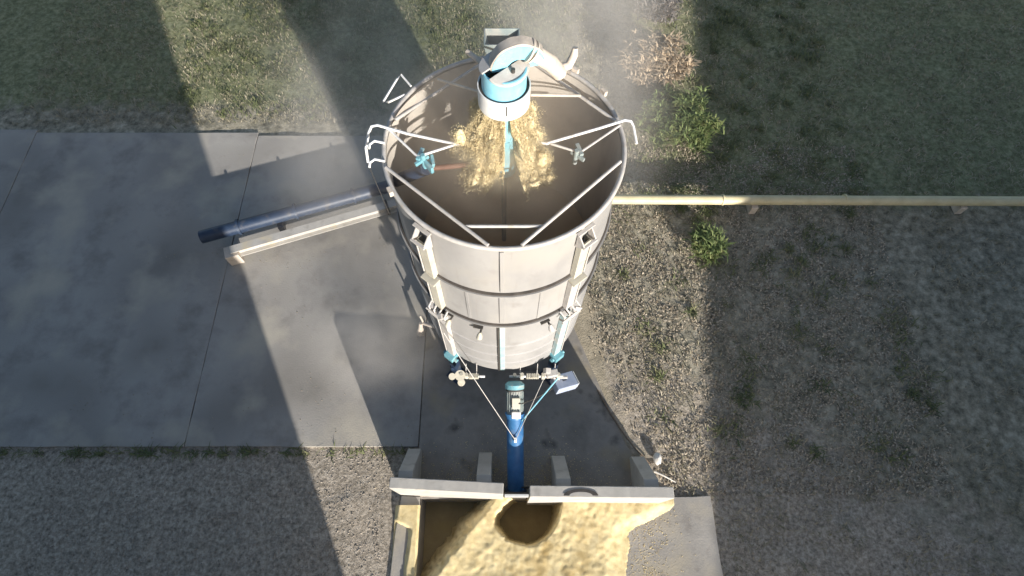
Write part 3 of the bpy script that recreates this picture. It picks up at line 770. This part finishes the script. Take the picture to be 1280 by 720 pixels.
# thick ragged sheet inside the flakes
nt_, nz_ = 150, 60
sv = []; sf = []
for layer in (0, 1):
    for i in range(nz_ + 1):
        z = 6.70 - 1.16 * i / nz_
        for j in range(nt_):
            th = 2 * PI * j / nt_
            zz = z + .05 * noise.noise((math.cos(th) * 9, math.sin(th) * 9, z * 5))
            r = curtain_r(th, zz) - .02 + .075 * noise.noise((math.cos(th) * 7, math.sin(th) * 7, zz * 8)) + .03 * noise.noise((math.cos(th) * 16, math.sin(th) * 16, zz * 18)) * 1.0
            r -= .05 * layer
            r = max(r, .172 if layer == 0 else .168)
            sv.append((CXT + r * math.cos(th), CYT + r * math.sin(th), zz))
keep = np.zeros((nz_, nt_), bool)
for i in range(nz_):
    z = 6.70 - 1.16 * (i + .5) / nz_
    for j in range(nt_):
        th = 2 * PI * (j + .5) / nt_
        dth = abs((th - GAP + PI) % (2 * PI) - PI)
        hole = noise.noise((math.cos(th) * 4, math.sin(th) * 4, z * 2.2)) < -.26
        low = z < 5.72 + .28 * noise.noise((math.cos(th) * 3, math.sin(th) * 3, 4)) + .08 * noise.noise((math.cos(th) * 11, math.sin(th) * 11, 8))
        keep[i, j] = not (hole or low or (dth < gapw(z) + .06 * noise.noise((z * 9, 3, 1))))
lay = (nz_ + 1) * nt_
for i in range(nz_):
    for j in range(nt_):
        if keep[i, j]:
            a, b2 = i * nt_ + j, i * nt_ + (j + 1) % nt_
            c, d = (i + 1) * nt_ + (j + 1) % nt_, (i + 1) * nt_ + j
            sf += [(a, d, c), (a, c, b2), (a + lay, c + lay, d + lay), (a + lay, b2 + lay, c + lay)]
            for (di, dj, e1, e2) in ((0, 1, b2, c), (0, -1, d, a), (1, 0, c, d), (-1, 0, a, b2)):
                ii, jj = i + di, (j + dj) % nt_
                if ii < 0 or ii >= nz_ or not keep[ii, jj]:
                    sf += [(e1, e2, e2 + lay), (e1, e2 + lay, e1 + lay)]
sv = np.array(sv); sf = np.array(sf)
import bmesh
bm = bmesh.new(); bmesh.ops.create_icosphere(bm, subdivisions=3, radius=1); bm.verts.ensure_lookup_table()
iv = np.array([v.co[:] for v in bm.verts]); fi = np.array([[v.index for v in f.verts] for f in bm.faces]); bm.free()
bv_, bf_ = [], []; k = 0
while k < 42:
    th = rng.uniform(-PI, PI) if rng.random() < .5 else rng.uniform(-PI, 0)
    z = rng.uniform(5.74, 6.60) if rng.random() < .45 else rng.uniform(5.70, 6.10)
    if abs((th - GAP + PI) % (2 * PI) - PI) < gapw(z) + R(15): continue
    sz_ = rng.uniform(.03, .075) * (1.15 - .35 * (z - 5.7)); r = curtain_r(th, z) + rng.uniform(-.03, .05)
    sc = np.array([1, 1, rng.uniform(1.1, 2.2)]) * sz_
    dsp = np.array([1 + .40 * noise.noise((p[0] * 1.7 + k, p[1] * 1.7, p[2] * 1.7)) + .22 * noise.noise((p[0] * 4.5 + k, p[1] * 4.5, p[2] * 4.5)) for p in iv])
    bv_.append(iv * dsp[:, None] * sc + np.array([CXT + r * math.cos(th), CYT + r * math.sin(th), z])); bf_.append(fi + k * len(iv)); k += 1
bv_ = np.concatenate(bv_); bf_ = np.concatenate(bf_)
pk_ = bv_[rng.integers(len(bv_), size=26000)] + rng.normal(0, .032, (26000, 3)); m_n = len(pk_)
Q2, _ = np.linalg.qr(rng.normal(size=(m_n, 3, 3)))
tv2 = np.einsum('ij,njk->nik', tet, Q2) * rng.uniform(.004, .009, m_n)[:, None, None] * np.array([1, 1, 1.7]) + pk_[:, None, :]
tv = np.concatenate([tv, tv2]); n = len(tv)
tf = (np.arange(n)[:, None, None] * 4 + np.array([(0, 1, 2), (0, 2, 3), (0, 3, 1), (1, 3, 2)])[None]).reshape(-1, 3)
fv = np.concatenate([sv, tv.reshape(-1, 3), bv_]); ff = np.concatenate([sf, tf + len(sv), bf_ + len(sv) + tv.shape[0] * 4])
fg = np_mesh('falling_grain', fv, ff, 'grain_fall', base=(CXT, CYT, 5.4))
tag(fg, 'ragged curtain of yellow grain falling from the head of the dryer', 'falling grain', kind='stuff')

# ------------------------------------------------------------------ plants
def blades(spots, hmin, hmax, wd, lean, rng, leafy=0.0):
    """small bent two-segment blades at spots (n,3)"""
    n = len(spots); hh = rng.uniform(hmin, hmax, n); az = rng.uniform(0, 2 * PI, n); ln = rng.uniform(.2, 1, n) * lean
    d = np.stack([np.cos(az), np.sin(az), np.zeros(n)], -1); s = np.stack([-np.sin(az), np.cos(az), np.zeros(n)], -1)
    up = np.array([0, 0, 1.0]); W = (wd * rng.uniform(.6, 1.5, n))[:, None]
    p0 = spots; p1 = spots + up * hh[:, None] * .6 + d * (hh * ln * .4)[:, None]; p2 = spots + up * (hh * (1 - .3 * ln))[:, None] + d * (hh * ln * 1.1)[:, None]
    v = np.stack([p0 - s * W * .7, p0 + s * W * .7, p1 + s * W, p1 - s * W, p2 + s * W * .25, p2 - s * W * .25], 1).reshape(-1, 3)
    f = (np.arange(n)[:, None, None] * 6 + np.array([(0, 1, 2, 3), (3, 2, 4, 5)])[None]).reshape(-1, 4)
    return v, f
def zground(x, y): 
    i = np.clip(np.searchsorted(xs, x), 1, nx - 1); j = np.clip(np.searchsorted(ys, y), 1, ny - 1)
    return Z[j, i]
rng = np.random.default_rng(5)
sp_ = []
while len(sp_) < 60000:
    x = rng.uniform(-13, 16.5); y = rng.uniform(-1, 16.5)
    right = x > 2.6 - .33 * (y - 2) + .35 if y < 9 else True
    if y < 1.2 and x < 3.2: continue
    if x < 1.3 and y < 10.2: continue
    if not right: continue
    c = fbm(x, y, 31, 3, 1.1)
    if rng.random() > .38 + 1.5 * c + (.25 if y > 8 else 0): continue
    sp_.append((x, y))
sp_ = np.array(sp_); sp3 = np.column_stack([sp_, zground(sp_[:, 0], sp_[:, 1])])
v, f = blades(sp3, .025, .10, .007, 1.6, rng)
cl = []
for _ in range(330):
    cx_, cy_ = rng.uniform(2.6, 9), rng.uniform(1.6, 16.5)
    if cx_ < 3.3 - .33 * (cy_ - 2) or rng.random() > (.95 if cy_ > 7.8 and cx_ > 3.3 else .42): continue
    k_ = rng.integers(12, 70); q_ = rng.normal(0, rng.uniform(.05, .20), (k_, 2))
    cl += [(cx_ + a_, cy_ + b_) for a_, b_ in q_]
for _ in range(330):
    cx_, cy_ = rng.uniform(-9, 2.5), rng.uniform(10.3, 16.5)
    q_ = rng.normal(0, rng.uniform(.05, .25), (30, 2)); cl += [(cx_ + a_, cy_ + b_) for a_, b_ in q_]
for _ in range(60):
    cx_ = rng.uniform(-15, -2); q_ = rng.normal(0, .07, (14, 2)); cl += [(cx_ + a_, 1.78 + .5 * b_) for a_, b_ in q_]
cl = np.array(cl); v2, f2 = blades(np.column_stack([cl, zground(cl[:, 0], cl[:, 1])]), .035, .14, .009, 1.7, rng)
gw = np_mesh('weeds', v2, f2, 'weed_green'); tag(gw, 'scattered low green weed clumps on the rough ground', 'weeds', kind='stuff')
g_ = np_mesh('grass', v, f, 'weed'); tag(g_, 'short dry grass and weeds over the rough ground right of the dryer', 'grass', kind='stuff')

def bush(label, x, y, rad, hgt, nstem, nleaf, leafm, leafsize, seed):
    rg = np.random.default_rng(seed); z0 = float(zground(np.array([x]), np.array([y]))[0])
    t = thing('bush', label, 'bush', (x, y, z0), 'bushes on the rough ground')
    b = MB(); tips = []
    for i in range(nstem):
        a = rg.uniform(0, 2 * PI); l_ = rg.uniform(.5, 1); ou = rad * rg.uniform(.15, 1)
        p0 = Vector((x + .08 * math.cos(a), y + .08 * math.sin(a), z0 - .03))
        p2 = Vector((x + ou * math.cos(a), y + ou * math.sin(a), z0 + hgt * l_ * (1.15 - .45 * ou / rad)))
        p1 = p0.lerp(p2, .5) + Vector((rg.normal(0, .06), rg.normal(0, .06), hgt * .12))
        b.path([p0, p1, p2], [.014, .009, .004], 5)
        for k in range(3):
            q_ = p1.lerp(p2, rg.uniform(.1, .8)); e_ = q_ + Vector((rg.normal(0, .14), rg.normal(0, .14), rg.uniform(.02, .18)))
            b.rod(q_, e_, .004, 4); tips.append((q_, e_))
        tips.append((p1, p2))
    b.build('stem', 'bark', t)
    c = []
    for i in range(nleaf):
        q_, e_ = tips[rg.integers(len(tips))]; p_ = q_.lerp(e_, rg.uniform(.1, 1.05))
        c.append((p_.x + rg.normal(0, .045), p_.y + rg.normal(0, .045), max(z0, p_.z + rg.normal(0, .045))))
    v, f = blades(np.array(c), leafsize * .6, leafsize * 1.4, leafsize * .16, 2.2, rg)
    o = np_mesh('foliage', v, f, leafm, base=(x, y, z0), parent=t)
bush('dry straw coloured bush, between the green bush and the pale grey brush', 4.15, 12.0, 1.0, .95, 60, 5200, 'leaf_dry', .12, 1)
bush('leafy green bush at the right, above the yellow pipe', 4.45, 9.9, 1.05, .75, 60, 7000, 'leaf_green', .10, 2)
bush('pale grey leafless brush at the top right, behind the straw bush', 4.5, 14.2, .85, .65, 60, 1300, 'leaf_grey', .09, 3)
bush('low dusty green bush just right of the yellow pipe end', 4.7, 6.5, .42, .40, 24, 1500, 'leaf_green', .09, 4)
# clods, straw bits and gravel
def clods(name, label, spots, smin, smax, m_, rg):
    n = len(spots)
    oc = np.array([(1, 0, 0), (-1, 0, 0), (0, 1, 0), (0, -1, 0), (0, 0, 1), (0, 0, -1)], float)
    of = np.array([(0, 2, 4), (2, 1, 4), (1, 3, 4), (3, 0, 4), (2, 0, 5), (1, 2, 5), (3, 1, 5), (0, 3, 5)])
    v = oc[None] * rg.uniform(.55, 1.35, (n, 6, 1)) * (smin + (smax - smin) * rg.random(n) ** 2.5)[:, None, None]
    a = rg.uniform(0, 2 * PI, n); ca, sa = np.cos(a)[:, None], np.sin(a)[:, None]
    v = np.stack([v[..., 0] * ca - v[..., 1] * sa, v[..., 0] * sa + v[..., 1] * ca, v[..., 2] * .75], -1) + spots[:, None, :]
    f = (np.arange(n)[:, None, None] * 6 + of[None]).reshape(-1, 3)
    o = np_mesh(name, v.reshape(-1, 3), f, m_); return tag(o, label, name.replace('_', ' '), kind='stuff')
rg = np.random.default_rng(3)
a = np.column_stack([rg.uniform(1.6, 7.5, 15000), 1.0 + 12 * rg.random(15000) ** 1.3])
k_ = (a[:, 0] > 2.95 - .33 * (a[:, 1] - 2) + rg.normal(0, .12, len(a))) & np.array([fbm(x, y, 44, 3, 1.4) > -.10 for x, y in a])
a = a[k_]; clods('soil_clods', 'crumbly pale soil clods over the weedy ground right of the dryer', np.column_stack([a, zground(a[:, 0], a[:, 1]) + .004]), .006, .032, 'clod', rg)
a = np.column_stack([rg.uniform(-9, -2.0, 16000), rg.uniform(-2.5, 1.95, 16000)])
a = a[(a[:, 0] < -2.3) | (a[:, 1] > 1.0)]
clods('gravel', 'coarse brown grey gravel left of the wall and the pit', np.column_stack([a, zground(a[:, 0], a[:, 1])]), .006, .022, 'gravel', rg)
a = np.column_stack([rg.uniform(-9, -1.8, 2500), rg.uniform(2.0, 9.5, 2500)])
a = a[np.array([fbm(x, y, 61, 3, .9) > .05 for x, y in a])]
clods('concrete_crumbs', 'small crumbs and lumps strewn on the pale concrete yard', np.column_stack([a, np.zeros(len(a)) + .003]), .004, .014, 'clod', rg)
lt = np.column_stack([rg.uniform(1.9, 9, 30000), rg.uniform(1.0, 9.5, 30000)])
lt = lt[(lt[:, 0] > 2.8 - .33 * (lt[:, 1] - 2) + rg.normal(0, .15, len(lt))) & (np.array([fbm(x, y, 77, 3, 1.6) for x, y in lt]) > rg.normal(-.05, .15, len(lt)))]
v, f = blades(np.column_stack([lt, zground(lt[:, 0], lt[:, 1]) + .004]), .012, .05, .012, 3.0, rg)
o = np_mesh('leaf_litter', v, f, 'litter'); tag(o, 'dry leaf litter and straw bits over the rough soil', 'leaf litter', kind='stuff')
a = np.column_stack([rg.normal(2.55, .35, 5000), rg.uniform(-4, .80, 5000)]); a = a[a[:, 0] > 2.23]
a2 = np.column_stack([rg.normal(.22, .9, 2600), 1.05 + np.abs(rg.normal(0, .45, 2600))])
q_ = np.concatenate([np.column_stack([a, np.full(len(a), .023)]), np.column_stack([a2, np.full(len(a2), .008)])])
clods('loose_kernels', 'loose yellow kernels scattered round the grain heap and wall', q_, .004, .012, 'grain', rg)
# stone and stick near the wall end
b = MB(); vs = []; fs = []
for i in range(9):
    for j in range(14):
        th = PI * i / 8; ph = 2 * PI * j / 14
        k_ = 1 + .18 * noise.noise((math.sin(th) * math.cos(ph) * 2, math.sin(th) * math.sin(ph) * 2, math.cos(th) * 2))
        vs.append((3.03 + .085 * k_ * math.sin(th) * math.cos(ph), 1.66 + .12 * k_ * math.sin(th) * math.sin(ph), .05 + .07 * k_ * math.cos(th)))
for i in range(8):
    for j in range(14): fs.append((i * 14 + j, i * 14 + (j + 1) % 14, (i + 1) * 14 + (j + 1) % 14, (i + 1) * 14 + j))
st = b.add(vs, fs).build('stone', 'stone', None, smooth=True, base=(3.03, 1.66, 0)); tag(st, 'white rounded stone on the dirt near the right wall end', 'stone')
st = MB().path([(2.95, 1.42, .03), (3.12, 1.34, .05), (3.34, 1.22, .03)], [.018, .016, .010], 7).build('stick', 'stone', None, base=(3.1, 1.35, 0)); tag(st, 'pale broken stick on the dirt below the white stone', 'stick')
# cable along the edge of the pad
pts = [(1.95, 3.05, .03), (2.15, 2.62, .03), (2.38, 2.2, .03), (2.62, 1.85, .03), (2.9, 1.55, .03)]
o = MB().path(pts, .016, 8).build('ground_cable', 'bark', None, smooth=True, base=pts[0]); tag(o, 'brown cable on the dirt along the right edge of the concrete pad', 'cable')

# ------------------------------------------------------------------ unseen farm buildings, added to throw shade over both sides
def shade_barn(name, label, x0, y0, x1, y1, h, rot, pivot, ridge):
    t = thing(name, label, 'added shade building', (*pivot, 0)); t.rotation_euler.z = rot
    cx, cy = pivot
    b = MB()
    def ring(z, ins=0): return [(x0 + ins, y0 + ins, z), (x1 - ins, y0 + ins, z), (x1 - ins, y1 - ins, z), (x0 + ins, y1 - ins, z)]
    xm = (x0 + x1) / 2
    vs = ring(0) + ring(h - .05) + [(xm, y0, h + ridge - .05), (xm, y1, h + ridge - .05)]
    b.add(vs, [(0, 1, 5, 4), (1, 2, 6, 5), (2, 3, 7, 6), (3, 0, 4, 7), (4, 5, 8), (6, 7, 9)]).build('wall', 'render', t)
    ov = .35
    for s in (-1, 1):
        xe = x0 - ov if s < 0 else x1 + ov; ze = h - ov * ridge / ((x1 - x0) / 2)
        n_ = 60; b = MB(); vs = []
        for i in range(n_ + 1):
            y = y0 - ov + (y1 - y0 + 2 * ov) * i / n_; q = .03 * (i % 2)
            vs += [(xe, y, ze + q), (xm, y, h + ridge + q), (xm, y, h + ridge + q + .04), (xe, y, ze + q + .04)]
        fs = [(i * 4 + k, i * 4 + (k + 1) % 4, i * 4 + 4 + (k + 1) % 4, i * 4 + 4 + k) for i in range(n_) for k in range(4)]
        b.add(vs, fs).build('roof', 'roof', t)
    b = MB().box((x0 - .02, (y0 + y1) / 2, 1.6), (.08, 3.4, 3.2)).build('door', 'navy', t, bevel=.01)
    return t
shade_barn('right_shade_barn', 'long low unseen building added to shade the right of the field', 13.6, -22, 25.5, 3, 5.0, R(-7), (13.6, 0), .6)
shade_barn('left_shade_shed', 'tall unseen shed added to shade the left side of the yard', -26, -22, -.1, -6.2, 8.4, 0, (-13, -14), 1.2)

# ------------------------------------------------------------------ dust hanging in the air round the head of the dryer
def dust_mat(name, dens, scale, lo, hi, seed, colr):
    m = bpy.data.materials.new(name); m.use_nodes = True
    nt = m.node_tree; N, L = nt.nodes, nt.links
    N.remove(N['Principled BSDF'])
    vol = N.new('ShaderNodeVolumePrincipled'); vol.inputs['Color'].default_value = (*colr, 1); vol.inputs['Anisotropy'].default_value = .0
    tc = N.new('ShaderNodeTexCoord')
    ns_ = N.new('ShaderNodeTexNoise'); ns_.inputs['Scale'].default_value = scale; ns_.inputs['Detail'].default_value = 3
    mp = N.new('ShaderNodeMapping'); mp.inputs['Location'].default_value = (seed, seed, seed)
    L.new(tc.outputs['Object'], mp.inputs['Vector']); L.new(mp.outputs[0], ns_.inputs['Vector'])
    ln = N.new('ShaderNodeVectorMath'); ln.operation = 'LENGTH'; L.new(tc.outputs['Object'], ln.inputs[0])
    fo = N.new('ShaderNodeMapRange'); fo.interpolation_type = 'SMOOTHSTEP'
    fo.inputs['From Min'].default_value = 1.0; fo.inputs['From Max'].default_value = .25; L.new(ln.outputs['Value'], fo.inputs['Value'])
    mr = N.new('ShaderNodeMapRange'); mr.inputs['From Min'].default_value = lo; mr.inputs['From Max'].default_value = hi
    L.new(ns_.outputs['Fac'], mr.inputs['Value'])
    mu = N.new('ShaderNodeMath'); mu.operation = 'MULTIPLY'; L.new(fo.outputs[0], mu.inputs[0]); L.new(mr.outputs[0], mu.inputs[1])
    m2 = N.new('ShaderNodeMath'); m2.operation = 'MULTIPLY'; L.new(mu.outputs[0], m2.inputs[0]); m2.inputs[1].default_value = dens
    L.new(m2.outputs[0], vol.inputs['Density'])
    L.new(vol.outputs[0], N['Material Output'].inputs['Volume'])
    return m
def dust(c, rad, dens, scale, lo, hi, seed, colr=(.86, .82, .78)):
    b = MB(); vs = []
    for i in range(13):
        for j in range(24):
            th = PI * i / 12; ph = 2 * PI * j / 24
            vs.append((math.sin(th) * math.cos(ph), math.sin(th) * math.sin(ph), math.cos(th)))
    b.add(vs, [(i * 24 + j, i * 24 + (j + 1) % 24, (i + 1) * 24 + (j + 1) % 24, (i + 1) * 24 + j) for i in range(12) for j in range(24)])
    M['_d'] = dust_mat('airborne_dust', dens, scale, lo, hi, seed, colr)
    o = b.build('dust_haze', '_d', None, base=(0, 0, 0)); o.location = c; o.scale = rad
    return tag(o, kind='stuff')
dust((1.15, 8.0, 4.2), (2.4, 4.2, 3.6), .36, 1.9, .36, .66, 2.0)
dust((0, 4.75, 5.2), (1.75, 1.75, 2.2), .60, 1.4, .26, .66, 5.0, (.93, .80, .66))
dust((-.02, 4.48, 6.02), (.80, .72, .72), 1.5, 3.2, .38, .66, 3.0, (.95, .86, .66))
dust((-2.9, 8.6, 2.6), (2.6, 5.0, 2.8), .17, 1.7, .34, .66, 9.0)
dust((-2.6, 3.9, .55), (1.7, 1.5, .9), .60, 1.6, .34, .62, 14.0)
scene.cycles.volume_step_rate = 2.0
scene.cycles.volume_max_steps = 64
scene.cycles.volume_bounces = 1
